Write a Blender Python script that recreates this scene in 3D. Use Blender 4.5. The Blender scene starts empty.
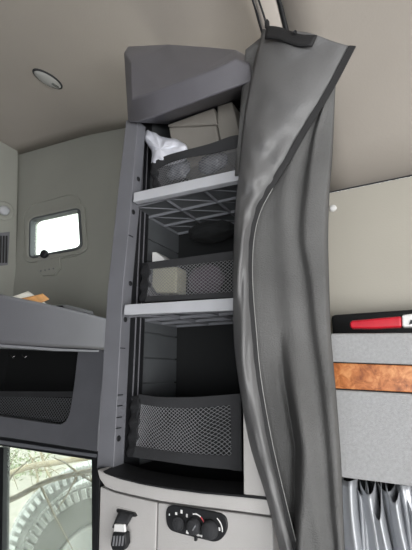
import bpy, bmesh, math, random
from mathutils import Vector, Matrix, noise
random.seed(7)
SC = bpy.context.scene
COL = SC.collection
R = math.radians
PI = math.pi
# ------------------------------------------------------------------ camera
F = 397.0
CAM = Vector((0, 0, 1.4))
PITCH, YAW = R(14.1), R(28.2)
cd = bpy.data.cameras.new('camera'); cam = bpy.data.objects.new('camera', cd); COL.objects.link(cam)
cam.location = CAM; cam.rotation_euler = (PI/2 + PITCH, 0, YAW)
cd.sensor_fit = 'VERTICAL'; cd.sensor_height = 36; cd.sensor_width = 27; cd.lens = F/550*36
cd.clip_start = 0.02; cd.clip_end = 200
SC.camera = cam
ROT = cam.rotation_euler.to_matrix()

def ray(px, py):
    return ROT @ Vector(((px-206)/F, (275-py)/F, -1))
def onY(px, py, Y):
    d = ray(px, py); return CAM + d*(Y/d.y)
def onZ(px, py, Z):
    d = ray(px, py); return CAM + d*((Z-CAM.z)/d.z)
def onP(px, py, p0, n):
    d = ray(px, py); return CAM + d*((Vector(p0)-CAM).dot(n)/d.dot(n))

# ------------------------------------------------------------------ materials
def lin(c):
    return tuple((x/255/12.92 if x/255 <= .04045 else ((x/255+.055)/1.055)**2.4) for x in c) + (1,)
def mat(name, rgb, rough=.6, metal=0, bump=0, bscale=200, var=0, vscale=20, spec=.5, sheen=0, emit=None):
    m = bpy.data.materials.new(name); m.use_nodes = True
    nt = m.node_tree; b = nt.nodes['Principled BSDF']
    c = lin(rgb)
    b.inputs['Base Color'].default_value = c
    b.inputs['Roughness'].default_value = rough
    b.inputs['Metallic'].default_value = metal
    b.inputs['Specular IOR Level'].default_value = spec
    b.inputs['Sheen Weight'].default_value = sheen
    tc = nt.nodes.new('ShaderNodeTexCoord')
    if var:
        n = nt.nodes.new('ShaderNodeTexNoise'); n.inputs['Scale'].default_value = vscale; n.inputs['Detail'].default_value = 5
        nt.links.new(tc.outputs['Object'], n.inputs['Vector'])
        r = nt.nodes.new('ShaderNodeValToRGB')
        r.color_ramp.elements[0].position = .3; r.color_ramp.elements[1].position = .7
        r.color_ramp.elements[0].color = tuple(x*(1-var) for x in c[:3])+(1,)
        r.color_ramp.elements[1].color = tuple(min(1, x*(1+var)) for x in c[:3])+(1,)
        nt.links.new(n.outputs['Fac'], r.inputs['Fac']); nt.links.new(r.outputs['Color'], b.inputs['Base Color'])
    if bump:
        n = nt.nodes.new('ShaderNodeTexNoise'); n.inputs['Scale'].default_value = bscale; n.inputs['Detail'].default_value = 4
        nt.links.new(tc.outputs['Object'], n.inputs['Vector'])
        bp = nt.nodes.new('ShaderNodeBump'); bp.inputs['Strength'].default_value = bump; bp.inputs['Distance'].default_value = .002
        nt.links.new(n.outputs['Fac'], bp.inputs['Height']); nt.links.new(bp.outputs['Normal'], b.inputs['Normal'])
    return m
M = {}
M['ceil'] = mat('headliner_vinyl', (165, 158, 150), .75, bump=.25, bscale=160, var=.04, vscale=3)
M['strip'] = mat('pale_trim_vinyl', (196, 188, 180), .6)
M['wall'] = mat('cab_wall_vinyl', (152, 153, 146), .65, bump=.2, bscale=180, var=.04, vscale=4)
M['wallr'] = mat('rear_wall_vinyl', (178, 174, 164), .6, bump=.2, bscale=200, var=.03, vscale=4)
M['bluegrey'] = mat('grey_moulded_plastic', (112, 112, 118), .5, bump=.3, bscale=500, var=.05, vscale=14)
M['post'] = mat('tower_frame_plastic', (109, 110, 116), .5, bump=.3, bscale=500, var=.05, vscale=14)
M['bunk'] = mat('bunk_edge_plastic', (82, 82, 88), .5, bump=.3, bscale=500, var=.04, vscale=14)
M['cap'] = mat('top_cap_plastic', (98, 97, 103), .45, bump=.3, bscale=500, var=.04, vscale=14)
M['shelf'] = mat('pale_grey_shelf_plastic', (182, 184, 190), .5, bump=.2, bscale=400, var=.04, vscale=20)
M['lattice'] = mat('shelf_rib_plastic', (120, 122, 128), .55)
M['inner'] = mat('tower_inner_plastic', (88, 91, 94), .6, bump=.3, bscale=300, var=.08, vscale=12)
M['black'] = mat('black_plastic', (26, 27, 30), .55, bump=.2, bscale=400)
M['void'] = mat('matte_black', (20, 22, 24), .9)
M['console'] = mat('light_console_plastic', (180, 178, 177), .5, bump=.3, bscale=500, var=.06, vscale=9)
M['vinyl'] = mat('curtain_vinyl', (104, 104, 105), .52, bump=.35, bscale=260, var=.06, vscale=9)
M['fabric'] = mat('curtain_fabric', (100, 100, 100), .95, bump=1, bscale=420, var=.16, vscale=6, spec=.2)
M['zip'] = mat('zipper_tape', (34, 34, 36), .7, bump=.5, bscale=600)
M['piping'] = mat('pale_piping', (150, 150, 149), .5)
M['band'] = mat('elastic_webbing', (44, 45, 48), .8, bump=.6, bscale=500, var=.12, vscale=18)
M['net'] = mat('net_cord', (122, 123, 127), .6)
M['netdark'] = mat('dark_net_cord', (92, 94, 98), .6)
M['carpet'] = mat('grey_carpet_facing', (168, 169, 171), .95, bump=1, bscale=700, var=.10, vscale=160, sheen=.3)
M['silver'] = mat('silver_curtain_cloth', (178, 181, 186), .4, metal=.35, bump=.2, bscale=300)
M['paper'] = mat('paper', (226, 224, 214), .7, var=.05, vscale=20)
M['tan'] = mat('tan_card', (205, 150, 90), .7, var=.25, vscale=40)
M['tissue'] = mat('white_plastic_bag', (212, 214, 224), .45, var=.04, vscale=30)
M['box'] = mat('grey_beige_case', (140, 136, 130), .55, var=.05, vscale=15)
M['red'] = mat('red_plastic', (190, 28, 46), .4, var=.08, vscale=40)
M['white'] = mat('white_plastic', (225, 225, 225), .5)
M['chrome'] = mat('satin_chrome', (150, 150, 150), .25, metal=.9)
M['lens'] = mat('clear_lamp_lens', (165, 165, 162), .12, bump=.3, bscale=120, spec=.8)
M['redmark'] = mat('red_marking', (200, 60, 70), .5)
M['bluemark'] = mat('blue_marking', (90, 120, 190), .5)
M['beige'] = mat('pale_folded_cloth', (160, 158, 140), .8, var=.05, vscale=30)
M['purple'] = mat('dusky_purple_cloth', (72, 62, 72), .9, bump=.6, bscale=80, var=.2, vscale=25)
M['tyre'] = mat('dusty_tyre_rubber', (126, 128, 122), .8, bump=.4, bscale=80, var=.15, vscale=12)
M['rim'] = mat('dusty_steel_rim', (205, 207, 203), .6, metal=0, var=.1, vscale=10)
M['wood'] = mat('branch_bark', (150, 138, 112), .85, var=.2, vscale=20)
M['leaf'] = mat('leaf_green', (138, 148, 112), .7, var=.3, vscale=9)
M['ground'] = mat('dry_gravel_ground', (150, 146, 134), .95, bump=1, bscale=40, var=.3, vscale=9)

# burl wood
m = bpy.data.materials.new('burl_wood_veneer'); m.use_nodes = True; nt = m.node_tree; b = nt.nodes['Principled BSDF']
tc = nt.nodes.new('ShaderNodeTexCoord'); n1 = nt.nodes.new('ShaderNodeTexNoise')
n1.inputs['Scale'].default_value = 46; n1.inputs['Detail'].default_value = 9; n1.inputs['Roughness'].default_value = .62; n1.inputs['Distortion'].default_value = .7
rp = nt.nodes.new('ShaderNodeValToRGB'); e = rp.color_ramp.elements
e[0].position = .33; e[0].color = lin((120, 62, 30)); e[1].position = .68; e[1].color = lin((216, 154, 100))
q = e.new(.5); q.color = lin((184, 112, 62))
nt.links.new(tc.outputs['Object'], n1.inputs['Vector']); nt.links.new(n1.outputs['Fac'], rp.inputs['Fac']); nt.links.new(rp.outputs['Color'], b.inputs['Base Color'])
b.inputs['Roughness'].default_value = .35
M['burl'] = m
# dusty glass
def glass(name, dust, tint=(235, 240, 236)):
    m = bpy.data.materials.new(name); m.use_nodes = True; nt = m.node_tree
    for nd in list(nt.nodes):
        if nd.type == 'BSDF_PRINCIPLED': nt.nodes.remove(nd)
    out = [x for x in nt.nodes if x.type == 'OUTPUT_MATERIAL'][0]
    tr = nt.nodes.new('ShaderNodeBsdfTransparent'); tr.inputs['Color'].default_value = lin(tint)
    df = nt.nodes.new('ShaderNodeBsdfTranslucent'); df.inputs['Color'].default_value = lin((225, 226, 220))
    tc = nt.nodes.new('ShaderNodeTexCoord'); n = nt.nodes.new('ShaderNodeTexNoise'); n.inputs['Scale'].default_value = 9; n.inputs['Detail'].default_value = 8; n.inputs['Roughness'].default_value = .7
    mr = nt.nodes.new('ShaderNodeMapRange'); mr.inputs['From Min'].default_value = .35; mr.inputs['From Max'].default_value = .75
    mr.inputs['To Min'].default_value = dust*.5; mr.inputs['To Max'].default_value = dust*1.5
    mx = nt.nodes.new('ShaderNodeMixShader')
    nt.links.new(tc.outputs['Object'], n.inputs['Vector']); nt.links.new(n.outputs['Fac'], mr.inputs['Value']); nt.links.new(mr.outputs['Result'], mx.inputs['Fac'])
    nt.links.new(tr.outputs[0], mx.inputs[1]); nt.links.new(df.outputs[0], mx.inputs[2]); nt.links.new(mx.outputs[0], out.inputs['Surface'])
    return m
M['glass'] = glass('dusty_window_glass', .09)
M['glass2'] = glass('pale_window_glass', .12)

# ------------------------------------------------------------------ object helpers
def tag(o, label=None, cat=None, group=None, kind=None):
    if label: o['label'] = label
    if cat: o['category'] = cat
    if group: o['group'] = group
    if kind: o['kind'] = kind
    return o
def thing(name, loc, label, cat, group=None):
    o = bpy.data.objects.new(name, None); COL.objects.link(o); o.location = loc; o.empty_display_size = .02
    return tag(o, label, cat, group)
def link(name, bm, m, parent=None, bevel=0, smooth=False, thick=0, sub=0, seg=2, off=0):
    if isinstance(bm, bmesh.types.BMesh):
        bmesh.ops.recalc_face_normals(bm, faces=bm.faces[:])
        me = bpy.data.meshes.new(name); bm.to_mesh(me); bm.free()
    else: me = bm
    me.materials.append(m if not isinstance(m, str) else M[m])
    # origin at the centre of the shape
    vs = [v.co for v in me.vertices]
    lo = Vector([min(v[i] for v in vs) for i in range(3)]); hi = Vector([max(v[i] for v in vs) for i in range(3)])
    c = (lo+hi)/2
    me.transform(Matrix.Translation(-c))
    o = bpy.data.objects.new(name, me); COL.objects.link(o)
    if parent is not None:
        o.parent = parent
        pw = Vector((0, 0, 0)); p = parent
        while p is not None: pw += p.location; p = p.parent
        o.location = c - pw
    else: o.location = c
    if thick:
        s = o.modifiers.new('solid', 'SOLIDIFY'); s.thickness = thick; s.offset = off
    if sub:
        s = o.modifiers.new('sub', 'SUBSURF'); s.levels = s.render_levels = sub
    if bevel:
        s = o.modifiers.new('bev', 'BEVEL'); s.width = bevel; s.segments = seg; s.limit_method = 'ANGLE'; s.angle_limit = R(40)
    if smooth or bevel:
        for p in me.polygons: p.use_smooth = True
        if bevel:
            s = o.modifiers.new('wn', 'WEIGHTED_NORMAL'); s.keep_sharp = True
    return o
def prism(pts, vec, bm=None):
    bm = bm or bmesh.new()
    vec = Vector(vec)
    a = [bm.verts.new(p) for p in pts]; b = [bm.verts.new(Vector(p)+vec) for p in pts]
    bm.faces.new(a); bm.faces.new(b[::-1])
    for i in range(len(a)):
        j = (i+1) % len(a); bm.faces.new((a[i], b[i], b[j], a[j]))
    return bm
def slab(px, Y, depth, bm=None):          # outline on the plane Y, running back by depth
    return prism([onY(x, y, Y) for x, y in px], (0, depth, 0), bm)
def box(lo, hi, bm=None):
    bm = bm or bmesh.new()
    x0, y0, z0 = lo; x1, y1, z1 = hi
    return prism([(x0, y0, z0), (x1, y0, z0), (x1, y0, z1), (x0, y0, z1)], (0, y1-y0, 0), bm)
def curve(pts, t):                        # Catmull-Rom through pts
    n = len(pts)-1; s = min(max(t, 0), 1)*n; i = min(int(s), n-1); f = s-i
    g = lambda k: Vector(pts[min(max(k, 0), n)])
    p0, p1, p2, p3 = g(i-1), g(i), g(i+1), g(i+2)
    return .5*((2*p1)+(p2-p0)*f+(2*p0-5*p1+4*p2-p3)*f*f+(3*p1-p0-3*p2+p3)*f**3)
def grid(fn, nu, nv, bm=None):
    bm = bm or bmesh.new()
    g = [[bm.verts.new(fn(i/nu, j/nv)) for i in range(nu+1)] for j in range(nv+1)]
    for j in range(nv):
        for i in range(nu):
            bm.faces.new((g[j][i], g[j][i+1], g[j+1][i+1], g[j+1][i]))
    return bm
def tube(pts, r, sides=6, bm=None, flat=1, caps=True):
    bm = bm or bmesh.new(); pts = [Vector(p) for p in pts]
    rings = []
    for i, p in enumerate(pts):
        t = (pts[min(i+1, len(pts)-1)]-pts[max(i-1, 0)]).normalized()
        up = Vector((0, 1, 0)) if abs(t.y) < .9 else Vector((1, 0, 0))
        a = t.cross(up).normalized(); b2 = t.cross(a).normalized()
        rr = r[i] if isinstance(r, (list, tuple)) else r
        rings.append([bm.verts.new(p+a*math.cos(2*PI*k/sides)*rr+b2*math.sin(2*PI*k/sides)*rr*flat) for k in range(sides)])
    for i in range(len(rings)-1):
        for k in range(sides):
            l = (k+1) % sides; bm.faces.new((rings[i][k], rings[i][l], rings[i+1][l], rings[i+1][k]))
    if caps: bm.faces.new(rings[0][::-1]); bm.faces.new(rings[-1])
    return bm
def disc(c, n, r, h, seg=24, bm=None, r2=None):
    c = Vector(c); n = Vector(n).normalized()
    return tube([c, c+n*h], [r, r if r2 is None else r2], seg, bm)
def lathe(c, n, prof, seg=28, bm=None):   # prof = [(radius, along)]
    bm = bm or bmesh.new(); c = Vector(c); n = Vector(n).normalized()
    up = Vector((0, 0, 1)) if abs(n.z) < .9 else Vector((1, 0, 0))
    a = n.cross(up).normalized(); b2 = n.cross(a).normalized()
    rings = []
    for r, h in prof:
        rings.append([bm.verts.new(c+n*h+(a*math.cos(2*PI*k/seg)+b2*math.sin(2*PI*k/seg))*max(r, 1e-4)) for k in range(seg)])
    for i in range(len(rings)-1):
        for k in range(seg):
            l = (k+1) % seg; bm.faces.new((rings[i][k], rings[i][l], rings[i+1][l], rings[i+1][k]))
    bm.faces.new(rings[0][::-1]); bm.faces.new(rings[-1])
    return bm
def net(fn, nu, nv, r, steps=2):          # diagonal cords both ways over the patch fn(u, v)
    bm = bmesh.new()
    for sgn in (1, -1):
        for k in range(-nv, nu+nv+1):
            pts = []
            for s in range(nv*steps+1):
                v = s/(nv*steps); u = (k+sgn*s/steps)/nu
                if -1e-6 <= u <= 1+1e-6: pts.append(fn(u, v))
            if len(pts) > 1: tube(pts, r, 3, bm, caps=False)
    return bm
def struct(name, bm, m, **k):
    return tag(link(name, bm, m, **k), kind='structure')
def rrect(cx, cy, w, h, r, n=5):          # rounded rectangle in 2D
    out = []
    for sx, sy, a0 in ((1, 1, 0), (-1, 1, 90), (-1, -1, 180), (1, -1, 270)):
        for k in range(n+1):
            a = R(a0+90*k/n); out.append((cx+sx*(w/2-r)+r*math.cos(a), cy+sy*(h/2-r)+r*math.sin(a)))
    return out
def plate(outer, inner, vec, bm=None):    # ring between two equal-length outlines, given a thickness
    bm = bm or bmesh.new(); vec = Vector(vec); n = len(outer)
    A = [bm.verts.new(p) for p in outer]; B = [bm.verts.new(p) for p in inner]
    C = [bm.verts.new(Vector(p)+vec) for p in outer]; D = [bm.verts.new(Vector(p)+vec) for p in inner]
    for i in range(n):
        j = (i+1) % n
        bm.faces.new((A[i], A[j], B[j], B[i])); bm.faces.new((C[i], D[i], D[j], C[j]))
        bm.faces.new((A[i], C[i], C[j], A[j])); bm.faces.new((B[i], B[j], D[j], D[i]))
    return bm
def quadmap(c, u, v):                     # bilinear in a pixel quad: tl, tr, br, bl
    tl, tr, br, bl = [Vector(q) for q in c]
    return (tl*(1-u)+tr*u)*(1-v)+(bl*(1-u)+br*u)*v

# ------------------------------------------------------------------ setting: side wall with the small window
WN = Vector((.087, -.996, 0)).normalized(); WP = Vector((-1.2, 1.28, 0))
def W(px, py, off=0): return onP(px, py, WP + WN*off, WN)
zc = W(72, 138).z                          # height at which the side wall meets the headliner
# window opening in the wall
WQ = [(29.5, 219), (79, 208), (81.5, 248), (29, 258)]
def qpix(u, v): q = quadmap(WQ, u, v); return (q.x, q.y)
def wring(grow, off, n=5, r=.12):
    pts = rrect(.5, .5, 1+2*grow, 1+2*grow*1.25, r+grow*.5, n)
    return [W(*qpix(u, 1-v), off) for u, v in pts]
hole = wring(0, 0)
# wall: outer boundary ring matched to the opening ring
def wall_outer():
    out = []
    corners = [(150, 118), (17, 151), (12, 345), (150, 345)]   # tr, tl, bl, br in ring order
    n = 6
    order = [corners[0], corners[1], corners[2], corners[3]]
    for k in range(4):
        for i in range(n): out.append(W(*order[k]))
    return out
outer = wall_outer()
struct('wall_left', plate(outer, hole, -WN*.05), 'wall')
w1 = struct('window_1', plate(wring(.015, .010, r=.09), wring(-.02, .010, r=.09), -WN*.035), 'inner', bevel=.002)
link('window_frame', plate(wring(.10, .014), wring(.02, .014), -WN*.012), 'wall', parent=w1, bevel=.004)
link('pane', prism(wring(-.015, -.02), -WN*.004), 'glass2', parent=w1)
# inner sliding frame edge seen at the left of the pane
link('window_sash', plate(wring(-.018, -.012), wring(-.032, -.012), -WN*.006), 'chrome', parent=w1, bevel=.001)
# raised surround moulding
SQ = [(22, 206), (79, 190), (85, 255), (22, 264)]
def SR(grow, off):
    out = []
    for u, v in rrect(.5, .5, 1+grow, 1+grow, .2, 7):
        q = quadmap(SQ, u, 1-v); out.append(W(q.x, q.y, off))
    return out
struct('trim_1', plate(SR(0, .006), SR(-.05, .006), -WN*.01), 'wall', bevel=.002)

# latch plate and knob under the window
lt = thing('window_latch', W(47, 258), 'dark round latch knob on a small moulded plate below the little bright window', 'latch')
lp = [(38, 256), (59, 253), (60, 268), (54, 275), (42, 276), (37, 270)]
link('latch_plate', prism([W(x, y, .012) for x, y in lp], -WN*.012), 'wall', lt, bevel=.003)
link('knob', lathe(W(47, 255, .012), WN, [(.012, 0), (.014, .006), (.020, .012), (.020, .024), (.014, .030)]), 'black', lt, smooth=True)
bm = bmesh.new()
for k in range(4):
    p = W(41+k*4.2, 271-.8*k, .0125); disc(p, WN, .004, .002, 10, bm)
link('rivet', bm, 'bluegrey', lt)

# corner panel at far left, facing the cabin
cx0 = W(18, 250); XL = cx0.x
SN = Vector((1, -.42, 0)).normalized()
def S(px, py, off=0): return onP(px, py, Vector((XL, cx0.y, 0))+SN*off, SN)
struct('wall_corner', prism([S(18.5, 151), S(-40, 118), S(-40, 345), S(15, 345)], -SN*.04), 'wall', bevel=.006)
sp = thing('wall_knob', S(4, 211), 'round pale dial in a ring on the far left corner panel above a dark vent', 'knob')
link('ring', lathe(S(3.5, 211, 0), SN, [(.05, 0), (.05, .004), (.043, .006), (.036, .002)]), 'wall', sp, smooth=True)
link('dial', lathe(S(4, 211, .003), SN, [(.024, 0), (.024, .014), (.018, .02)]), 'shelf', sp, smooth=True)
vt = thing('air_vent', S(2, 249), 'dark louvred vent at the left edge below the round dial', 'vent')
link('vent_frame', prism([S(-8, 234), S(9.5, 232), S(7.5, 265), S(-8, 267)], SN*.008), 'bluegrey', vt, bevel=.002)
for k in range(5):
    x = -6+k*2.9
    link('slat', prism([S(x, 236, .008), S(x+1.7, 236, .008), S(x+1.2, 263, .008), S(x-.5, 263, .008)], SN*.006), 'black', vt)

# ------------------------------------------------------------------ ceilings
a = W(17, 151); b_ = W(150, 118)
def ceil_left(u, v):
    # v: 0 at the wall, 1 toward the front; u: left to right
    base = W(*(Vector((-60, 164)).lerp(Vector((150, 123.5)), u)))
    x1 = -2.0+u*(1.36)
    end = Vector((x1+.0, -1.2, 2.62))
    if u == 1: pass
    p = base.lerp(end, v)
    p.z += .07*math.sin(PI*min(1, v*1.6)) * (1 if v < .625 else 0)
    return p
ZC = 2.58
# right-hand rear wall under the long seam
YR = 1.3
s0, s1 = onY(300, 198.3, YR), onY(440, 169.2, YR)
zs = (s0.z+s1.z)/2
# strips on the headliner that run front to back
def zceil(y):
    t = min(1, (YR-y)/1.15); return zs+(ZC-zs)*(1-(1-t)**3)
def ceilR(u, v):
    x = -.62+u*2.4
    y = YR-v*2.5
    t = min(1, v*2.5/1.15)
    z = zceil(y)
    return Vector((x, y, z))
_z = ZC
for _ in range(30): _p = onZ(259, 15, _z); _z = .5*_z+.5*zceil(_p.y)
xs = _p.x
_z = ZC
for _ in range(30): _p = onZ(282, 12, _z); _z = .5*_z+.5*zceil(_p.y)
SW = _p.x-xs
def ceilL(u, v):
    xr = xs-.01
    x = -2.1+u*(xr+2.1)
    # wall line in plan
    yw = WP.y+(x-WP.x)*(-WN.x/WN.y)
    tL = W(20, 148.5).z; tR = W(125, 128).z
    xa, xb = W(20, 148.5).x, W(125, 128).x
    zw = tL+(tR-tL)*(x-xa)/(xb-xa)
    zw = min(zw, tR+.02)
    y = yw-v*(yw+1.2)
    t = min(1, v*(yw+1.2)/.9)
    z = zw+(ZC-zw)*math.sin(t*PI/2)
    return Vector((x, y, z))
struct('ceiling', grid(ceilL, 30, 30), 'ceil', smooth=True, thick=.03, off=1)
struct('ceiling', grid(lambda u, v: Vector((xs+SW+u*(1.75-xs), ceilR(0, v).y, ceilR(0, v).z)), 20, 30), 'ceil', smooth=True, thick=.03, off=1)
# pale trim strip between two dark seams
struct('trim_2', grid(lambda u, v: Vector((xs+u*SW, YR-v*2.5, zceil(YR-v*2.5)-.004-.003*math.sin(PI*u))), 4, 30), 'strip', smooth=True, thick=.004)
struct('trim_3', tube([(xs-.004, y, zceil(y)-.004) for y in [YR-k*.1 for k in range(25)]], .004, 6), 'black', smooth=True)
struct('trim_4', tube([(xs+SW, y, zceil(y)-.006) for y in [YR-k*.1 for k in range(25)]], .0075, 6), 'black', smooth=True)
# rear wall right
zb = onY(371, 345, YR).z
struct('wall_back', box((-.62, YR, -.2), (1.8, YR+.05, zs-.004)), 'wallr')
struct('wall_back_upper', box((-.66, YR+.01, zs-.1), (xs+SW+.02, YR+.05, 2.7)), 'wallr')
struct('trim_5', tube([(-.5, YR-.002, zs-.002), (1.8, YR-.002, zs-.002)], .0028, 6), 'band')
struct('wall_divider', box((-.66, 1.03, .6), (-.62, YR+.05, 2.6)), 'wall')
tag(link('snap_button', lathe(onY(333, 208.5, YR), (0, -1, 0), [(.012, 0), (.012, .004), (.008, .007)]), 'white', smooth=True),
    'small white round snap button on the rear wall just below the long seam', 'button')

# ceiling lamp
def ceilz_left(px, py):
    z = ZC
    for _ in range(20):
        p = onZ(px, py, z)
        yw = WP.y+(p.x-WP.x)*(-WN.x/WN.y)
        tL = W(20, 148.5).z; tR = W(125, 128).z; xa, xb = W(20, 148.5).x, W(125, 128).x
        zw = min(tL+(tR-tL)*(p.x-xa)/(xb-xa), tR+.02)
        t = min(1, max(0, yw-p.y)/.9); z = .5*z+.5*(zw+(ZC-zw)*math.sin(t*PI/2))
    return onZ(px, py, z)
la, lb = ceilz_left(33, 69), ceilz_left(62, 88)
lc = (la+lb)/2
lm = thing('ceiling_lamp', lc, 'small oval reading lamp with clear ribbed lens and thin bezel in the left ceiling', 'lamp')
ax = (lb-la); L = ax.length/2; ax.normalize(); nz = (ceilz_left(46, 70)-lc).cross(ax).normalized()
if nz.z > 0: nz = -nz
sd = nz.cross(ax).normalized()
w_ = L*.52
def oval(k, off): return [lc+ax*(L*k*math.cos(t))+sd*(w_*k*math.sin(t))+nz*off for t in [2*PI*i/36 for i in range(36)]]
link('bezel', plate(oval(1.0, .004), oval(.9, .007), -nz*.01), 'band', lm, smooth=True)
bm = bmesh.new(); prev = None
for j in range(7):
    a_ = j/6*PI/2; k = .92*math.cos(a_)+.001
    ring = [bm.verts.new(p) for p in oval(k, .003+.012*math.sin(a_))]
    if prev:
        for i in range(36): bm.faces.new((prev[i], prev[(i+1) % 36], ring[(i+1) % 36], ring[i]))
    prev = ring
bm.faces.new(prev)
link('lens', bm, 'lens', lm, smooth=True)
link('switch', prism([lc+ax*(L*x)+sd*(w_*y)+nz*.011 for x, y in ((.25, .1), (.72, .02), (.72, .28), (.25, .36))], nz*.006), 'chrome', lm, bevel=.001)

# ------------------------------------------------------------------ bunk shelf on the left
e1 = Vector((-.99, 1.1, 0)); dB = Vector((-.144, .99, 0)).normalized(); BN = Vector((.99, .144, 0)).normalized()
def B(px, py, off=0): return onP(px, py, e1+BN*off, BN)
zt = [B(-30, 287.5), B(0, 293), B(50, 303.5), B(88, 312.5), B(110, 318.5)]
zl = [B(110, 350), B(103, 350), B(60, 348), B(0, 344.5), B(-30, 343)]
bs = thing('bunk_shelf', (e1.x-.1, .9, zl[0].z), 'grey moulded bunk shelf edge jutting out left of the storage tower', 'shelf')
link('shelf_edge', prism(zt+zl, -BN*.20), 'bunk', bs, bevel=.012, seg=3)
# lower rail with pale line
rl = [B(-30, 342), B(0, 344), B(60, 348.5), B(100, 350.2), B(100, 352), B(60, 351), B(0, 347), B(-30, 345.5)]
link('edge_strip', prism([p-BN*.004 for p in rl], -BN*.02), 'post', bs, bevel=.001)

# papers lying on the bunk shelf, their corners standing above its edge
pc = B(50, 300)-BN*.05
def BP(px, py, off=.05): return B(px, py)-BN*off
def sheet(corners, off, bend, th=.0006):
    return grid(lambda u, v: BP(*quadmap(corners, u, v), off+bend*math.sin(u*PI)+.02*(1-v)), 8, 6)
tag(link('paper_sheet', sheet([(22, 298), (47, 289.5), (64, 306), (40, 312)], .05, -.006), 'paper', smooth=True, thick=.002),
    'creased white paper with a raised corner on the bunk shelf edge, behind the tan card', 'paper')
tag(link('paper_card', sheet([(36, 297.5), (57, 292.5), (58.5, 298.5), (44, 304)], .035, -.006), 'tan', smooth=True, thick=.003),
    'crumpled tan card lying on the white paper on the bunk shelf', 'paper')
tag(link('shade_strip', prism([BP(67, 305, .02), BP(72, 304, .02), BP(98, 311, .02), BP(99, 314.6, .02), BP(70, 307.9, .02)], -BN*.08), 'black', bevel=.002),  # black strip in place of the shadow just above the shelf edge
    'thin black strip standing in for the shadow gap near the tower end of the bunk shelf', 'shade_strip')

# ------------------------------------------------------------------ cubby panel below the bunk shelf
YP = 1.12
cub = thing('cubby_cabinet', (onY(50, 445, YP)), 'dark grey cabinet front with a round-cornered open cubby and stretched net', 'cabinet')
po = [(112, 335), (-45, 335), (-45, 428), (96.5, 451.5), (97.5, 440)]
# ring from opening outline to outer outline
opn = [(78.5, 345), (-30, 345), (-30, 411.5), (0, 416), (50, 423.5), (60, 424.5), (66, 421), (69, 414), (71, 405), (74.5, 380), (76.5, 362)]
out = [(112, 335), (-45, 335), (-45, 430), (0, 436.5), (50, 444), (70, 447.3), (85, 449.5), (97, 451.5), (98.2, 430), (102, 385), (105, 360)]
link('face_panel', plate([onY(x, y, YP) for x, y in out], [onY(x, y, YP) for x, y in opn], (0, .02, 0)), 'post', cub, bevel=.003)
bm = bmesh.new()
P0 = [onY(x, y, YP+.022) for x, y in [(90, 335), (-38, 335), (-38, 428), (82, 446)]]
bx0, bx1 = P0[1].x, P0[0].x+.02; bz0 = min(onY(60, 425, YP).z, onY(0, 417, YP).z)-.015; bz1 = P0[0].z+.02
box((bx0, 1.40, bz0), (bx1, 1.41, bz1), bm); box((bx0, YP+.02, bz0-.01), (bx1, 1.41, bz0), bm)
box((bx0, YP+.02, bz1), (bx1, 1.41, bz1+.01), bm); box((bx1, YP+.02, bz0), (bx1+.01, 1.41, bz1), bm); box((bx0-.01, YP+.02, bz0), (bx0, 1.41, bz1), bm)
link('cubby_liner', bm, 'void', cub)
cn = [(-30, 396), (74, 398), (70, 426), (-30, 413)]
def cnet(u, v): q = quadmap(cn, u, v); return onY(q.x, q.y, YP+.05-.015*math.sin(PI*u))
link('net', net(cnet, 38, 7, .0011), 'netdark', cub)
link('net_band', grid(lambda u, v: onY(*quadmap([(-30, 391), (75, 391.5), (74.5, 397), (-30, 397)], u, v), YP+.05-.015*math.sin(PI*u)), 16, 2), 'band', cub, thick=.003)
for x in (13, 25):
    link('hook', tube([onY(x-3, 355, YP+.04), onY(x, 357.5, YP+.03), onY(x+3, 355, YP+.04)], .0028, 6), 'chrome', cub, smooth=True)

# ------------------------------------------------------------------ large side window below
w2q = [(-44, 434), (97, 456), (95, 600), (-44, 600)]
def YQ(px, py, o=0): return onY(px, py, YP+.03+o)
w2 = struct('window_2', plate([YQ(-60, 428), YQ(99, 451), YQ(97.5, 640), YQ(-60, 640)], [YQ(-50, 438), YQ(91.5, 460), YQ(92, 620), YQ(-50, 620)], (0, .03, 0)), 'black', bevel=.002)
link('pane', prism([YQ(-52, 437, .014), YQ(93, 458, .014), YQ(93, 622, .014), YQ(-52, 622, .014)], (0, .004, 0)), 'glass', w2)
link('window_frame', prism([YQ(-2, 447, -.004), YQ(3.5, 448, -.004), YQ(1, 620, -.004), YQ(-6, 620, -.004)], (0, .03, 0)), 'black', w2)
link('window_sill', prism([YQ(-50, 433, -.006), YQ(96, 454.5, -.006), YQ(96, 457.5, -.006), YQ(-50, 437, -.006)], (0, .01, 0)), 'lattice', w2)

# ------------------------------------------------------------------ storage tower
Y0 = .75
TW = thing('storage_tower', onY(180, 490, Y0+.1), 'tall grey storage tower with two shelves and net pouches in the middle', 'cabinet')
# cap
bm = bmesh.new()
def yv(px, py, Y): return bm.verts.new(onY(px, py, Y))
T = [yv(123.5, 52, .77), yv(127, 46.5, .80), yv(168, 44.5, .80), yv(205, 47, .80), yv(236, 50, .80), yv(251, 60, .77)]
T2 = [bm.verts.new(v.co+Vector((0, .21, .125))) for v in T]
Cc = [yv(130.5, 62, .72), yv(131.5, 99, .71), yv(160, 89.5, .70), yv(190, 78, .70), yv(218, 67, .70), yv(236, 58.5, .715), yv(250, 65, .73)]
Bb = [yv(127, 122, .735), yv(139, 122.5, .728), yv(165, 113, .72), yv(195, 102, .72), yv(225, 91, .725), yv(252, 81.5, .735)]
B2 = [bm.verts.new(v.co+Vector((0, .26, .150))) for v in Bb]
f = bm.faces.new
f((T[0], T[1], Cc[0])); f((T[1], T[2], Cc[2], Cc[1], Cc[0])); f((T[2], T[3], Cc[3], Cc[2])); f((T[3], T[4], Cc[5], Cc[4], Cc[3])); f((T[4], T[5], Cc[6], Cc[5]))
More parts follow.
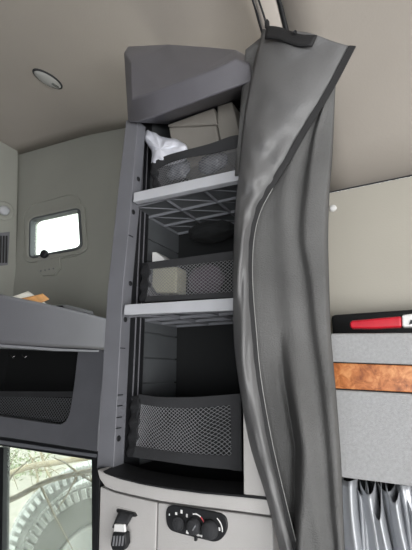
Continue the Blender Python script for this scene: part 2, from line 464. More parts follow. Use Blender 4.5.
f((T[0], Cc[0], Cc[1], Bb[1], Bb[0])); f((Cc[1], Cc[2], Bb[2], Bb[1])); f((Cc[2], Cc[3], Bb[3], Bb[2])); f((Cc[3], Cc[4], Bb[4], Bb[3]))
f((Cc[4], Cc[5], Cc[6], Bb[5], Bb[4])); f((Cc[6], T[5], Bb[5]))
for i in range(5): f((T[i], T2[i], T2[i+1], T[i+1])); f((Bb[i], Bb[i+1], B2[i+1], B2[i]))
f((T[0], Bb[0], B2[0], T2[0])); f((T[5], T2[5], B2[5], Bb[5])); f(T2+B2[::-1])
cap = link('top_cap', bm, 'cap', TW, bevel=.006, seg=3)
# posts
lpost = [(126, 120), (138, 120), (131, 205), (122.8, 290), (113.2, 472), (96.5, 470), (107.5, 290), (117, 200)]
pl = link('frame_post', slab(lpost, Y0, .036), 'post', TW, bevel=.002)
def lft(py):                              # left edge of the opening by height in the photo
    pts = [(120, 138), (205, 131), (290, 122.8), (472, 113.2)]
    for (a0, b0), (a1, b1) in zip(pts, pts[1:]):
        if py <= a1: return b0+(b1-b0)*(py-a0)/(a1-a0)
    return 113.2
rp_ = link('frame_post', slab([(242, 185), (246, 185), (247, 350), (256, 442), (269, 497.5), (243.5, 494.8), (242, 300)], .710, .07), 'console', TW, bevel=.002)
rp_['label'] = 'pale grey right-hand post'
# screws and slots on the inner side of the left post
for (x, y) in ((139.5, 179), (134.5, 212), (131.5, 283.5), (126.5, 319.5), (119.8, 438.5)):
    X = onY(lft(y), y, Y0).x+.0004
    d = ray(x-1.2, y); p = CAM+d*(X/d.x)
    s = link('screw', lathe(p, (1, 0, 0), [(.0068, 0), (.0064, .0014), (.0045, .0022), (.0024, .0008)], 16), 'black', TW, smooth=True)
for y in (235, 348, 395, 406, 417.6, 428.5):
    X = onY(lft(y), y, Y0).x
    a0 = CAM+ray(lft(y)+.4, y)*(X/ray(lft(y)+.4, y).x); a1 = Vector((X, a0.y+.018, a0.z))
    link('slot', box((X-.001, a0.y, a0.z-.0012), (X+.0012, a1.y, a0.z+.0012)), 'black', TW)
# black rails behind the post, inner left wall in panels, back
XI = onY(122.8, 290, Y0).x
def vwall(X, ya, yb, za, zb_, th, bm=None):
    return box((X-th, ya, za), (X, yb, zb_), bm)
zbot = onY(185, 486, Y0).z; ztop = onY(139, 122, Y0).z
s1L, s1R = onY(133, 201, Y0), onY(240, 180, Y0)
s2L, s2R = onY(124, 315, Y0), onY(235, 310.5, Y0)
z1 = (s1L.z+s1R.z)/2; z2 = (s2L.z+s2R.z)/2
bm = vwall(XI-.006, .786, .852, zbot, ztop+.1, .012)
link('rail', bm, 'black', TW)
rb = bmesh.new()
box((XI-.006, .812, zbot+.05), (XI-.0035, .8145, ztop), rb); box((XI-.006, .832, zbot+.05), (XI-.0035, .834, ztop), rb)
link('rail_edge', rb, 'bluegrey', TW)
XW = XI-.010
zz = [zbot, zbot+.10]
h = (z2-.01-zbot)
segs = []
k = zbot
while k < ztop+.08:
    segs.append((k, min(k+.062, ztop+.1))); k += .0655
bm = bmesh.new()
for a0, a1 in segs: vwall(XW, .855, 1.02, a0, a1, .006, bm)
vwall(XW-.007, .78, 1.025, zbot-.02, ztop+.16, .006, bm)
link('side_panel', bm, 'inner', TW, bevel=.0015)
XRr = onY(243, 300, Y0).x
link('back_panel', box((XW-.01, 1.02, zbot-.02), (XRr+.01, 1.03, ztop+.17)), 'void', TW)  # black colour puts the shade of the tower interior into the panel
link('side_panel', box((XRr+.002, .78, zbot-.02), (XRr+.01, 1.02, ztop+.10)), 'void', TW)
# shelves
def shelf(tl, tr, br, bl, zsh):
    bmx = slab([tl, tr, br, bl], Y0-.004, .02)
    fr = link('shelf', bmx, 'shelf', TW, bevel=.002)
    XA, XB = XW+.001, XRr
    zt_ = onY(*tl, Y0).z
    deck = link('shelf_deck', box((XA, Y0+.016, zsh+.006), (XB, 1.018, zsh+.010)), 'inner', fr)
    lb_ = bmesh.new()
    n1 = 3
    for i in range(n1+1):
        x = XA+(XB-XA)*i/n1; box((x-.0015, Y0+.016, zsh-.001), (x+.0015, 1.01, zsh+.006), lb_)
    for j in range(4):
        y = Y0+.03+j*.078; box((XA, y-.0015, zsh-.001), (XB, y+.0015, zsh+.006), lb_)
    for i in range(n1):
        for j in range(3):
            xa = XA+(XB-XA)*i/n1; xb = XA+(XB-XA)*(i+1)/n1; ya = Y0+.03+j*.078; yb = ya+.078
            tube([(xa, ya, zsh+.004), (xb, yb, zsh+.004)], .0016, 4, lb_)
    link('rib_lattice', lb_, 'lattice', fr)
    return fr
sh1 = shelf((133.5, 192.5), (241, 168.5), (241, 179.5), (133, 202), z1+.004)
sh2 = shelf((124.5, 304.5), (241, 297.3), (241, 310), (123.5, 315), z2+.004)
# top ledge tray
le = [(96.5, 468.5), (104, 472), (120, 477.5), (140, 482.5), (165, 487), (200, 491.5), (240, 495), (268.5, 498)]
bm = bmesh.new()
fr_ = [onY(x, y, .705+.03*(1-min(1, k/2.0))**2) for k, (x, y) in enumerate(le)]
A_ = [bm.verts.new(p) for p in fr_]; B_ = [bm.verts.new(p+Vector((0, .075, .004))) for p in fr_]
C_ = [bm.verts.new(p-Vector((0, -.002, .004))) for p in fr_]; D_ = [bm.verts.new(p+Vector((0, .075, -.004))) for p in fr_]
for k in range(len(le)-1):
    for q0, q1 in ((A_, B_), (B_, D_), (D_, C_), (C_, A_)): bm.faces.new((q0[k], q0[k+1], q1[k+1], q1[k]))
bm.faces.new((A_[0], B_[0], D_[0], C_[0])); bm.faces.new((A_[-1], C_[-1], D_[-1], B_[-1]))
TR = link('ledge', bm, 'black', TW, bevel=.001)
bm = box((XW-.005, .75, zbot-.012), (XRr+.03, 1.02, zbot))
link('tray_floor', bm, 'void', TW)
# pale lip band under the ledge
bm = slab([(96.5, 469.5), (104, 473), (120, 478.8), (140, 483.8), (165, 488.3), (200, 492.8), (240, 496.5), (270, 499.5),
           (270, 516), (240, 512), (200, 507), (160, 501.5), (130, 495), (114, 491), (105, 487.5), (99, 479)], .712, .06)
link('ledge_lip', bm, 'console', TW, bevel=.004, seg=3)

# net pouches
def pouch(name, top, band, nbot, bot, Yf, nu, nv, label, matn='net', r=.0008, side=True):
    P = thing(name, onY(*bot[len(bot)//2], Y0), label, 'net pouch', 'net pouches on the tower shelves')
    wv = 1.1 if nv > 10 else .5
    C = lambda A, Bc, off: (lambda u, v: onY(*(curve(A, u)*(1-v)+curve(Bc, u)*v), Yf(u)+off))
    link('top_band', grid(C(top, band, 0), 24, 2), 'band', P, thick=.003)
    if nv > 10: link('shade_backing', grid(C([(x, y+5) for x, y in top], bot, .035), 12, 3), 'void', P, thick=.002)  # black sheet added to stand in for the shade behind the net
    Cn = C(band, nbot, .001)
    link('net', net(lambda u, v: Cn(u+.010*wv*math.sin(v*PI)*math.sin(u*14+v*3), v+.035*wv*math.sin(v*PI)*math.sin(u*19+1)), nu, nv, r, 3), matn, P)
    if bot != nbot: link('bottom_band', grid(C(nbot, bot, 0), 24, 2), 'band', P, thick=.003)
    return P
f1 = lambda u: .79-.022*math.sin(PI*min(1, max(0, u)))
P1 = pouch('net_pouch', [(152, 163), (166, 156), (185, 150.5), (210, 144), (231, 136.5), (240, 135.5)],
      [(155, 171), (168, 163.5), (186, 158), (212, 153.5), (232, 149), (240, 147)],
      [(158, 187), (172, 184.5), (190, 181), (212, 176), (230, 172), (240, 169)],
      [(158, 187), (172, 184.5), (190, 181), (212, 176), (230, 172), (240, 169)], f1, 24, 8,
      'bulging black net pouch on the upper shelf holding the white plastic bag', r=.00056)
f2 = lambda u: .775-.006*math.sin(PI*u)
P2 = pouch('net_pouch', [(148, 262.5), (190, 257), (241, 250)], [(150, 269), (190, 264.5), (241, 259)],
      [(147, 296.5), (190, 294.5), (241, 291.5)], [(145, 302), (190, 299.5), (241, 297)], f2, 27, 9,
      'flat black net pouch on the middle shelf holding pale and purple cloths', r=.00056)
f3 = lambda u: .775-.008*math.sin(PI*u)
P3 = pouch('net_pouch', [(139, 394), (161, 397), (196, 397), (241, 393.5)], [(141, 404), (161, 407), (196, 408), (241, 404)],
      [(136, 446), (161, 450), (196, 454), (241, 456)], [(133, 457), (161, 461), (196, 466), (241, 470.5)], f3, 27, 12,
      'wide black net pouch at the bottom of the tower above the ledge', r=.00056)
# gathered side webbing of the pouches
def gather(P, tl, tr, br, bl, Ya, Yb, waves):
    def fn(u, v):
        q = quadmap([tl, tr, br, bl], u, v)
        return onY(q.x+1.0*math.sin(v*waves*2*PI+u*3), q.y, Ya+(Yb-Ya)*u+.004*math.sin(v*waves*2*PI))
    link('side_band', grid(fn, 6, 40), 'band', P, thick=.0025, smooth=True)
gather(P3, (132, 396), (140, 395), (137, 456), (127, 457), .80, .776, 4)
gather(P2, (142, 263), (150, 262.5), (149, 301), (140, 302), .80, .776, 3)
gather(P1, (150, 163.5), (156, 163), (160, 188), (154, 189), .80, .785, 2)
link('side_band', grid(lambda u, v: onY(*quadmap([(230.5, 396), (241, 395), (242, 471), (232, 470)], u, v), .772), 4, 8), 'band', P3, thick=.003)

# contents, upper shelf
bx = thing('storage_case', onY(195, 150, .84), 'grey beige folded case standing behind the net on the upper shelf', 'case')
link('body', slab([(168, 127), (216, 125), (222, 160), (176, 170)], .84, .09), 'box', bx, bevel=.006)
link('lid', slab([(167, 124.5), (214, 107.5), (217, 124), (168, 126.5)], .835, .095), 'box', bx, bevel=.004)
link('end_panel', slab([(217, 106), (232, 101), (240, 134), (240, 150), (223, 155), (217.5, 125)], .845, .085), 'box', bx, bevel=.004)
# white bag: crumpled lump
def crumple(c, rx, ry, rz, seed, amp, sub=4):
    bm = bmesh.new(); bmesh.ops.create_icosphere(bm, subdivisions=sub, radius=1)
    for v in bm.verts:
        n = v.co.normalized()
        q = abs(noise.noise(n*1.9+Vector((seed, 0, 0))))*1.2+abs(noise.noise(n*4.3+Vector((0, seed, 0))))*.6
        k = 1-amp*q
        v.co = Vector((n.x*rx*k, n.y*ry*k, n.z*rz*k))+Vector(c)
    return bm
bm = bmesh.new()
outl = [(143, 135), (147, 130), (151, 131.5), (156, 133), (160, 136), (168, 138), (176, 139), (184, 143.5), (187.5, 148), (186, 160), (165, 166), (152, 165), (152, 153), (149, 147), (145, 141)]
cc = Vector((160, 149))
for k_, layers in enumerate([0]):
    rings = []
    for j in range(9):
        s = j/8; sc_ = math.cos(s*PI/2)**.7 if s < 1 else .02
        ring = []
        for i in range(60):
            p = curve(outl+outl[:1], i/60)
            q = cc+(Vector(p)-cc)*sc_
            yy = .79-.03*math.sin(s*PI/2)+.012*noise.noise(Vector((q.x*.16, q.y*.16, 2)))*(1-.3*s)+.006*abs(noise.noise(Vector((q.x*.4, q.y*.35, 9))))
            ring.append(bm.verts.new(onY(q.x, q.y, yy+.015)))
        rings.append(ring)
    back = []
    for j in range(1, 5):
        s = j/4; sc_ = math.cos(s*PI/2)**.7 if s < 1 else .02
        back.append([bm.verts.new(onY(*(cc+(Vector(curve(outl+outl[:1], i/60))-cc)*sc_), .81+.03*math.sin(s*PI/2))) for i in range(60)])
    for seq in (rings, [rings[0]]+back):
        for A, Bx in zip(seq, seq[1:]):
            for i in range(60): bm.faces.new((A[i], A[(i+1) % 60], Bx[(i+1) % 60], Bx[i]))
    bm.faces.new(rings[-1]); bm.faces.new(back[-1])
tag(link('plastic_bag', bm, 'tissue', smooth=True), 'crumpled white plastic bag with a raised corner tucked in the upper net pouch', 'bag')
M['wrap'] = mat('crinkled_clear_film', (105, 107, 114), .22, bump=1, bscale=60, var=.3, vscale=30, spec=.8)
tag(link('wrapped_bundle', crumple(onY(178, 170, .82), .042, .018, .034, 3.1, .45), 'wrap', smooth=True), 'glossy crinkled film bundle at the left in the upper net pouch', 'bundle')
tag(link('wrapped_bundle', crumple(onY(213, 163, .82), .046, .018, .032, 6.7, .45), 'wrap', smooth=True), 'darker glossy crinkled bundle at the right in the upper net pouch', 'bundle')
# middle
tag(link('folded_cloth', slab([(152, 268), (177, 266), (176, 293), (156, 293), (151, 286)], .79, .05), 'beige', bevel=.006, seg=3), 'pale folded cloth at the left in the middle net pouch', 'cloth')
tag(link('rolled_cloth', crumple(onY(206, 280, .82), .052, .032, .040, 5.2, .25), 'purple', smooth=True), 'dusky purple cloth bunched on the right in the middle net pouch', 'cloth')
tag(link('white_box', slab([(152, 252), (156, 252), (164, 258), (164, 264), (152, 264)], .84, .05), 'white', bevel=.002), 'small white box corner standing above the middle net pouch', 'box')
tag(link('dark_bag', crumple(onY(212, 232, .93), .075, .05, .030, 8.4, .2), 'void', smooth=True), 'black soft bag lying behind the middle shelf net', 'bag')

# ------------------------------------------------------------------ console under the tower
CN = thing('console', onY(185, 560, .74), 'light grey console below the tower ledge with two panels', 'console')
link('left_panel', slab([(100, 486.5), (105, 489), (114, 492.5), (130, 496.5), (157, 502.6), (154.5, 600), (97, 600)], .730, .15), 'console', CN, bevel=.003)
link('right_panel', slab([(157.8, 502.8), (200, 508.5), (240, 513.5), (272, 518), (275, 600), (155.3, 600)], .728, .15), 'console', CN, bevel=.003)
link('window_post', slab([(96.8, 476), (99.8, 478), (97, 600), (93, 600)], .74, .1), 'black', CN, bevel=.001)
# strap with a plate
st = thing('buckle_strap', onY(125, 515, .72), 'black webbing strap with white tag and buckle hanging from the console slot', 'strap')
link('slot_plate', slab([(112.5, 507), (114, 505.5), (136, 511.5), (137.5, 517), (134, 518), (112, 512)], .7285, .004), 'console', st, bevel=.001)
link('anchor', slab([(116, 509.5), (120, 510), (134, 513.5), (135.5, 517), (131, 517), (116.5, 512.5)], .722, .008), 'black', st, bevel=.001)
link('webbing', grid(lambda u, v: onY(*quadmap([(119.5, 511), (133, 514.5), (125, 530), (112.5, 527)], u, v), .722-.010*math.sin(PI*v)), 4, 8), 'band', st, thick=.003, smooth=True)
link('tag', slab([(114, 524), (124.5, 524.5), (125, 533), (113, 533)], .708, .006), 'white', st, bevel=.002)['label'] = 'white tag'
bk = link('buckle', slab([(112.5, 532), (125, 533), (126, 545), (123, 551), (112, 551), (110, 545)], .704, .016), 'black', st, bevel=.003)
for k in range(4):
    link('ridge', slab([(113.5+k*3, 536), (114.6+k*3, 536), (113.4+k*3, 546), (112.3+k*3, 546)], .702, .004), 'net', bk)
# climate panel
YC = .724
hp = thing('climate_control_panel', onY(197, 525, YC), 'black rounded climate control panel with three round dials on the console', 'control panel')
A0, A1 = Vector((173, 516)), Vector((219.5, 531))
ax2 = (A1-A0).normalized(); ay2 = Vector((-ax2.y, ax2.x))
pts = []
oc = [(165.5, 513), (167, 507.5), (172, 505.5), (180, 506.5), (200, 509.5), (216, 512.5), (222, 514.5), (226, 519), (227, 527), (225, 534), (220, 540), (214, 542), (208, 541), (190, 536.5), (175, 532.5), (169, 529), (166, 522)]
pts = [curve(oc+oc[:1], i/50) for i in range(50)]
link('face_plate', slab([tuple(p) for p in pts], YC, .006), 'black', hp, bevel=.002)
def dial(px, py, r, d, m='band'):
    kb = link('dial', lathe(onY(px, py, YC), (0, -1, 0), [(r, 0), (r*.98, .006), (r*.9, .008), (r*.86, d), (r*.7, d+.002)], 28), m, hp, bevel=0, smooth=True)
    return kb
dial(179.5, 523, .0125, .006); kb = dial(195.5, 525.5, .0145, .012); kc = dial(211, 529, .0165, .012)
def arc(px, py, r, a0, a1, m, wd=.0011):
    c = onY(px, py, YC)+Vector((0, -.0012, 0))
    pp = [c+Vector((math.cos(R(t))*r, 0, math.sin(R(t))*r)) for t in [a0+(a1-a0)*i/14 for i in range(15)]]
    link('marking', tube(pp, wd, 4, flat=.4), m, hp)
arc(196, 525, .0185, 55, 110, 'white'); arc(196, 525, .0185, -30, 55, 'redmark')
arc(212, 528.5, .0215, -5, 60, 'white')
def mark(px, py, w, h, ang=0, m='white'):
    c = onY(px, py, YC); bm = bmesh.new()
    u = Vector((math.cos(ang), 0, math.sin(ang)))*w; v = Vector((-math.sin(ang), 0, math.cos(ang)))*h
    link('marking', prism([c-u-v-Vector((0, .0008, 0)), c+u-v-Vector((0, .0008, 0)), c+u+v-Vector((0, .0008, 0)), c-u+v-Vector((0, .0008, 0))], (0, .001, 0)), m, hp)
for x, y, w, h in ((176.3, 513.5, .0022, .0022), (181.6, 511.6, .0022, .0030), (187, 515.5, .0018, .0028), (196.3, 514, .0014, .0014), (169.5, 514.5, .0010, .0016), (219.3, 529, .0022, .0026), (178.7, 523, .0014, .0014)):
    mark(x, y, w, h)
for i in range(13):
    t = i/12
    mark(187.5+t*14.3, 532.1+t*3.9, .0008 if i else .0026, .0012+.0006*((i*7) % 3 == 0) if i else .0026, R(-8))
link('lever', slab([(194, 535.8), (196.5, 536.3), (196, 541.5), (194, 541)], YC-.003, .006), 'black', hp, bevel=.0005)
link('pointer', tube([onY(195.5, 525.5, YC-.0145), onY(192.5, 530.5, YC-.0145)], .0012, 6), 'net', kb)

# ------------------------------------------------------------------ tower curtain (half unzipped)
Lc = [(263, 29), (254, 66), (246, 109), (242, 142), (239.5, 174), (236, 207), (234.5, 240), (234, 285), (234.5, 339), (240, 386), (250, 442), (266, 494), (281, 552), (290, 600)]
Zc = [(351, 46), (329, 88), (304, 129), (286, 160), (267, 191), (255.5, 214), (249.5, 242), (248.5, 281), (252, 330), (257, 380), (268, 442), (280, 494), (294, 552), (303, 600)]
Rc = [(337, 58), (334.8, 88), (333, 129), (331.5, 160), (329, 191), (328, 214), (327.5, 242), (328.4, 281), (330.4, 336), (335, 390), (340, 457), (342.5, 519), (344, 556), (344, 600)]
Cl = [(332, 62), (322, 92), (298, 131), (280, 161), (262, 191), (250, 214), (244, 242), (243, 281), (247, 330), (252, 380), (263, 442), (275, 494), (289, 552), (298, 600)]
CU = thing('tower_curtain', onY(290, 545, .71), 'tall dark grey curtain with a curved zipper hanging unzipped beside the storage tower', 'curtain')
def topdip(u, v):                         # wavy top hem
    return (1-v)**18
def flap(u, v):
    a, b2 = curve(Lc, v), curve(Zc, v)
    p = a.lerp(b2, u)
    p.y += (-3.5*math.sin(PI*u)+1.2*math.sin(u*9))*topdip(u, v)
    wr = .010*noise.noise(Vector((u*1.6, v*17+u*1.5, 1.3)))*math.sin(PI*min(1, u*1.1))
    wr += .0035*noise.noise(Vector((u*4, v*30, 4.2)))
    Y = .705-.028*math.sin(PI*u)**.8+wr*1.3
    Y += .004*(1-u)
    Y -= .0045*math.sin(v*62+u*3.5+2*noise.noise(Vector((u*2, v*9, 0))))*math.exp(-((v-.24)/.14)**2)*math.sin(PI*min(1, u*1.3))
    return onY(p.x, p.y, Y)
link('vinyl_flap', grid(flap, 28, 130), 'vinyl', CU, smooth=True, thick=.003)
def sst(x): x = min(1, max(0, x)); return x*x*(3-2*x)
def fld(v, ks):
    s = v*13
    for (a0, b0), (a1, b1) in zip(ks, ks[1:]):
        if s <= a1: return b0+(b1-b0)*max(0, (s-a0))/(a1-a0)
    return ks[-1][1]
def cloth(u, v):
    a, b2 = curve(Cl, v), curve(Rc, v)
    p = a.lerp(b2, u); s = v*13
    Y = .728
    # overlapping fold low down
    uf = fld(v, [(7.6, .44), (9, .44), (10, .47), (11, .34), (12, .12), (13, .02)])
    amt = sst((s-7.8)/2.2)
    d = u-uf
    Y -= .070*amt*(1/(1+math.exp(-d*55)))*math.exp(-max(0, d)*1.3)
    Y += .030*amt*math.exp(-((d+.03)/.06)**2)
    # long soft folds
    u2 = fld(v, [(0, .45), (2, .5), (4, .66), (6, .70), (7, .78), (9, .86), (13, .9)])
    Y -= .020*(1/(1+math.exp(-(u-u2)*50)))*math.exp(-max(0, u-u2)*2.5)
    u3 = fld(v, [(0, .1), (3, .25), (5, .45), (6, .52), (8, .58), (13, .62)])
    Y -= .010*math.exp(-((u-u3)/.13)**2)
    Y += .012*u
    Y += .006*noise.noise(Vector((u*2.5, v*5, 7)))
    Y += .03*sst((u-.95)/.05)
    return onY(p.x, p.y, Y)
link('fabric_panel', grid(cloth, 70, 120), 'fabric', CU, smooth=True, thick=.003)
# zipper tape and piping follow the curved edge
def zedge(off, dy, n=110, rng=(0, 1)):
    out = []
    for i in range(n):
        v = rng[0]+(rng[1]-rng[0])*i/(n-1)
        p = curve(Zc, v); out.append(onY(p.x+off, p.y, .703+dy))
    return out
def ztape(u, v):
    p = curve(Zc, v); wpx = 3.2+.8*(1-v)
    return onY(p.x-1.5+u*wpx*1.6, p.y+u*.6, .699+.003*u)
link('zipper', grid(ztape, 3, 110), 'zip', CU, thick=.004)
link('piping', tube(zedge(4.2, -.003, rng=(.3, 1)), .0008, 6), 'piping', CU, smooth=True)
link('seam_cord', tube(zedge(-2.0, -.006), .0012, 6), 'zip', CU, smooth=True)
hs = [(268, 28), (276, 26.5), (292, 31.5), (317, 36), (313, 46.5), (300, 42), (288, 41), (268, 38)]
link('hem_patch', grid(lambda u, v: onY(*quadmap([(267, 26.5), (317, 36.5), (312, 47), (265, 39)], u, v)+Vector((0, -1.5*math.sin(u*7))), .684-.014*math.sin(PI*(.1+u*.5))), 16, 4), 'zip', CU, thick=.004, smooth=True)
link('eyelet', lathe(onY(295, 32.5, .666), (0, -1, 0), [(.0045, 0), (.004, .002), (.002, .002), (.0015, .0005)], 16), 'black', CU, smooth=True)
link('back_layer', grid(lambda u, v: onY(*quadmap([(245.5, 50), (266, 34), (252, 172), (235, 176)], u, v), .738+.008*math.sin(v*9+u*2)), 5, 20), 'fabric', CU, thick=.003, smooth=True)
# hanging cord from the headliner
ct = onY(267, 30, .70)
cz = zceil(.70)
top = Vector((ct.x-.02, .62, zceil(.62)))
pt = onZ(259, 0, 2.5)
tag(link('hanging_cord', tube([onY(267, 31, .70), onY(266.5, 25, .69), onY(264, 16, .68), onY(259, 1, .665), onY(254, -14, .65), onY(246, -40, .63)], .0022, 6), 'black', smooth=True),
    'thin black cord running from the headliner to the curtain top corner', 'cord')
tag(link('cord_clip', lathe(onY(267, 24, .69), (0, 0, 1), [(.003, -.012), (.0055, -.008), (.0055, .004), (.003, .010)], 12), 'black', smooth=True),
    'small black clip where the cord meets the top corner of the curtain', 'clip')

# ------------------------------------------------------------------ right-hand carpeted locker
YK = .92
RK = thing('overhead_locker', onY(375, 480, YK), 'locker faced in light grey carpet with a burl wood strip, right of the curtain', 'cabinet')
link('upper_carpet', slab([(310, 333.5), (450, 332.5), (450, 366), (310, 361)], YK, .10), 'carpet', RK, bevel=.004)
link('wood_strip', slab([(310, 362), (450, 367), (450, 394.5), (310, 387)], YK-.002, .02), 'burl', RK, bevel=.002)['label'] = 'burl wood strip'
link('lower_carpet', slab([(310, 388.2), (450, 395.8), (450, 491.5), (310, 473.5)], YK, .10), 'carpet', RK, bevel=.004)
link('strip_gap', slab([(310, 361), (450, 366), (450, 396), (310, 388.5)], YK+.004, .05), 'void', RK)
pz = onY(371, 333, YK+.10).z
zt3 = onY(371, 333, YK).z-.004
link('locker_floor', box((onY(310, 333, YK).x, YK+.10, zt3-.08), (onY(450, 333, YK).x, YR-.002, zt3-.07)), 'void', RK)
# black box standing in for the shade in the gap against the wall
link('gap_shade', box((onY(310, 333, YK).x, YR-.12, zt3-.075), (onY(450, 333, YK).x+.2, YR-.02, onY(371, 312, YR-.12).z)), 'void', RK, bevel=.01)
rd = thing('red_torch', onY(380, 327, YK+.03), 'red plastic tube with a white collar lying on top of the carpeted locker', 'torch')
rp3 = [(349, 322.5), (352, 320.3), (401.5, 315.8), (402, 327), (375, 328.4), (350, 328.2)]
link('tube', slab(rp3, YK+.01, .028), 'red', rd, bevel=.005, seg=3)
cl_ = link('collar', slab([(401.5, 315), (414, 313.2), (425, 312.5), (425, 326), (414, 326.5), (402, 326.8)], YK+.008, .032), 'white', rd, bevel=.004, seg=3)
link('label_mark', slab([(410.5, 320), (416, 319.5), (417, 323), (409, 324.5)], YK+.0065, .003), 'black', cl_)

# silver pleated curtain below the locker
YS = .99
zsb = onY(371, 480, YS)
SCU = thing('silver_curtain', onY(380, 545, YS), 'pleated silver grey curtain hanging in deep folds below the carpeted locker', 'curtain')
lobes = [(338, 7, 8, -8, .0), (349, 9, 4, 6, -.012), (359, 6, 17, 10, .012), (369, 8, 15, 9, -.008), (374, 7, 40, 14, -.022), (388, 9, 10, 12, .010), (393, 7, 20, 14, -.014),
         (403, 8, 2, 16, .0), (409, 7, 34, 16, -.018), (419, 8, 10, 18, .0), (430, 8, 18, 18, -.01)]
bk_ = lambda u, v: onY(330+110*u+2*math.sin(u*60), (474+10*u)*(1-v)+640*v, YS+.052+.008*math.sin(u*75))
link('curtain_lining', grid(bk_, 120, 4), 'band', SCU, smooth=True, thick=.0015)
for cx_, wd, dip, drift, dy in lobes:
    def lobe(u, v, cx_=cx_, wd=wd, dip=dip, drift=drift, dy=dy):
        t = 2*u-1
        top = 478+(cx_-342)*.115
        y0 = top+dip*(1-t*t)**.8-1.5
        py = y0*(1-v)+640*v
        k = (py-top)/70
        px = cx_+t*wd*(1+.12*k)+drift*k*.8+1.5*math.sin(k*3+cx_)
        return onY(px, py, YS+dy-.016*(1-t*t)+.022*abs(t)**3+.004*math.sin(t*5+cx_))
    link('curtain_pleat', grid(lobe, 16, 24), 'silver', SCU, smooth=True, thick=.0015)
link('curtain_track', tube([onY(325, 469, YS+.03), onY(445, 483, YS+.03)], .006, 8), 'black', SCU)
struct('window_3', slab([(310, 455), (450, 470), (450, 680), (310, 680)], 1.10, .02), 'void')

# ------------------------------------------------------------------ lower side wall, floor
struct('wall_lower', box((XL-.05, 1.16, -.2), (-.62, 1.2, onY(50, 640, 1.15).z)), 'wall')
struct('floor', box((-2.0, -1.3, -.25), (1.9, 1.3, -.2)), 'bluegrey')

# ------------------------------------------------------------------ outside the side window
GZ = -.1
struct('ground', grid(lambda u, v: Vector((-14+u*18, 1.5+v*16, GZ+.03*noise.noise(Vector((u*20, v*20, 0))))), 40, 40), 'ground', smooth=True)
def tyre(center_px, Yt, rad, width, name, label):
    c = onY(*center_px, Yt)
    t = thing(name, c, label, 'tyre', 'tyres outside the side window')
    nrm = Vector((-.42, 1, .05)).normalized()
    W2 = width/2
    prof = [(rad*.60, -W2*.8), (rad*.80, -W2*1.02), (rad*.95, -W2*.95), (rad, -W2*.78), (rad, W2*.78), (rad*.95, W2*.95), (rad*.8, W2), (rad*.6, W2*.8)]
    link('tyre_body', lathe(c, nrm, prof, 72), 'tyre', t, smooth=True)
    bm = bmesh.new()
    up = Vector((0, 0, 1)); a_ = nrm.cross(up).normalized(); b2 = nrm.cross(a_).normalized()
    for k in range(84):
        for row in range(4):
            an = 2*PI*(k+.5*(row % 2))/84
            e = a_*math.cos(an)+b2*math.sin(an); tg = -a_*math.sin(an)+b2*math.cos(an)
            o = c+e*rad+nrm*((row-1.5)*W2*.40)
            w_t = rad*PI/84*.72; w_n = W2*.165
            prism([o-tg*w_t-nrm*w_n-e*.004, o+tg*w_t-nrm*w_n*.6-e*.004, o+tg*w_t+nrm*w_n-e*.004, o-tg*w_t+nrm*w_n*.6-e*.004], e*.020, bm)
    for k in range(64):
        an = 2*PI*k/64
        e = a_*math.cos(an)+b2*math.sin(an); tg = -a_*math.sin(an)+b2*math.cos(an)
        o = c+e*rad*.93-nrm*W2*1.0
        prism([o-tg*.010-e*.02, o+tg*.010-e*.02, o+tg*.010+e*.024, o-tg*.010+e*.024], -nrm*.012, bm)
    link('tread', bm, 'rim', t)['label'] = 'dusty pale tread blocks'
    link('rim', lathe(c-nrm*W2*.5, nrm, [(rad*.62, -W2*.4), (rad*.58, -W2*.45), (rad*.52, 0), (rad*.30, W2*.2), (rad*.12, W2*.1)], 48), 'rim', t, smooth=True)
    return t
tyre((112, 575), 1.72, .43, .20, 'truck_tyre', 'nearer dusty tyre with pale tread seen through the lower left window')
tyre((98, 560), 2.05, .52, .20, 'truck_tyre', 'further dusty tyre standing behind the nearer one outside the window')
# branches
def branch(pts, r0, r1, name, label, twigs=0, group='bare branches outside the side window'):
    o = thing(name, pts[0], label, 'branch')
    n = 14; P = [curve(pts, i/(n-1)) for i in range(n)]
    link('stem', tube(P, [r0+(r1-r0)*i/(n-1) for i in range(n)], 8), 'wood', o, smooth=True)
    for k in range(twigs):
        p = P[random.randrange(1, n-1)]; d = Vector((random.uniform(-1, 1), random.uniform(0, .3), random.uniform(-1, 1))).normalized()
        L_ = random.uniform(.1, .35); q = p+d*L_*.5+Vector((0, 0, random.uniform(-.03, .05)))
        link('twig', tube([p, q, p+d*L_+Vector((0, 0, -.03))], [.006, .004, .002], 5), 'wood', o, smooth=True)
branch([onY(-30, 512, 1.43), onY(10, 500, 1.43), onY(45, 482, 1.43), onY(75, 474, 1.43), onY(130, 462, 1.43)], .016, .009, 'bare_branch', 'thick pale branch slanting across just above the tyres', 10)
branch([onY(-50, 620, 2.5), onY(-30, 500, 2.5), onY(20, 470, 2.5), onY(60, 462, 2.5), onY(120, 452, 2.5)], .03, .02, 'bare_branch', 'pale branch high in the window near its top edge', 10)
branch([onY(30, 540, 2.9), onY(33, 510, 2.9), onY(38, 480, 2.9), onY(30, 455, 2.9)], .014, .008, 'bare_branch', 'upright twiggy branch at the middle left of the window', 14)
branch([onY(72, 500, 3.4), onY(60, 490, 3.4), onY(46, 470, 3.4), onY(40, 450, 3.4)], .016, .008, 'bare_branch', 'short crooked branch to the right of the upright one', 12)
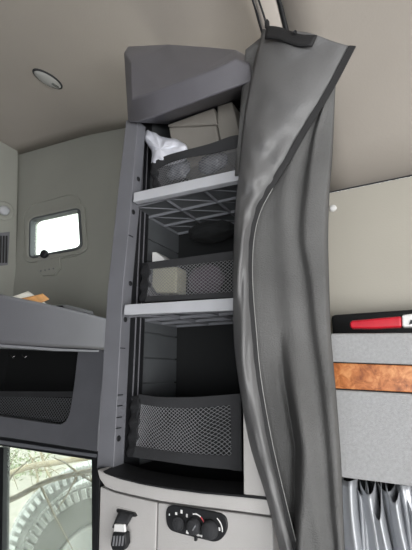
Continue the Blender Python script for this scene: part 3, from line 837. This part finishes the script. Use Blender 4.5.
# scrub behind
def scrub(c, rx, rz, n, name, label, s=.05):
    bm = bmesh.new()
    for k in range(n):
        d = Vector((random.gauss(0, .45), random.gauss(0, .35), random.gauss(0, .42)))
        p = Vector(c)+Vector((d.x*rx, d.y*rx, d.z*rz))
        u = Vector((random.uniform(-1, 1), random.uniform(-1, 1), random.uniform(-1, 1))).normalized(); w = u.orthogonal().normalized()
        z_ = random.uniform(.5, 1.2)*s
        v_ = [bm.verts.new(p-u*z_), bm.verts.new(p+w*z_*.45), bm.verts.new(p+u*z_), bm.verts.new(p-w*z_*.45)]
        bm.faces.new(v_)
    for k in range(14):
        tube([Vector(c)+Vector((0, 0, -rz)), Vector(c)+Vector((random.uniform(-.6, .6)*rx, random.uniform(-.4, .4)*rx, random.uniform(-.2, .7)*rz))], [.012, .004], 5, bm)
    tag(link(name, bm, 'leaf'), label, 'shrub')
scrub(onY(12, 495, 4.6), .8, .8, 2600, 'shrub', 'sparse green shrub at the left outside the dusty side window', .035)
scrub(onY(85, 470, 6.4), .9, .9, 2600, 'shrub', 'green shrub at the right behind the tyres outside the window', .045)
# ------------------------------------------------------------------ rest of the cab behind the camera
def holed(axis, at, a0, a1, b0, b1, ha0, ha1, hb0, hb1, th):
    bm = bmesh.new()
    for (p0, p1, q0, q1) in ((a0, ha0, b0, b1), (ha1, a1, b0, b1), (ha0, ha1, b0, hb0), (ha0, ha1, hb1, b1)):
        if axis == 'y': box((p0, at, q0), (p1, at+th, q1), bm)
        else: box((at, p0, q0), (at+th, p1, q1), bm)
    return bm
struct('wall_front', holed('y', -1.25, -2.1, 1.85, -.2, 2.62, -.2, 1.6, .75, 1.7, .04), 'band')
struct('wall_right', holed('x', 1.8, -1.25, 1.35, -.2, 2.62, -1.0, .1, .6, 1.6, .04), 'wall')
struct('wall_side', box((-2.14, -1.25, -.2), (-2.1, 1.3, 2.62)), 'band')
# ------------------------------------------------------------------ light
w = bpy.data.worlds.new('overcast_sky'); SC.world = w; w.use_nodes = True
bg = w.node_tree.nodes['Background']
bg.inputs['Color'].default_value = (.95, .98, 1, 1); bg.inputs['Strength'].default_value = 4.2
def area(name, loc, target, sx, sy, power, col=(1, .98, .95)):
    l = bpy.data.lights.new(name, 'AREA'); l.shape = 'RECTANGLE'; l.size = sx; l.size_y = sy; l.energy = power; l.color = col
    o = bpy.data.objects.new(name, l); COL.objects.link(o); o.location = loc
    o.rotation_euler = (Vector(target)-Vector(loc)).to_track_quat('-Z', 'Y').to_euler(); return o
area('windscreen_daylight', (.75, -1.15, .95), (.0, .8, 1.2), 1.5, .9, 29)
area('side_window_daylight', (1.74, -.45, .95), (.1, .9, 1.4), 1.0, .95, 30)
SC.view_settings.view_transform = 'Standard'; SC.view_settings.look = 'None'
SC.view_settings.gamma = 1; SC.view_settings.use_curve_mapping = False
SC.view_settings.exposure = 0.0
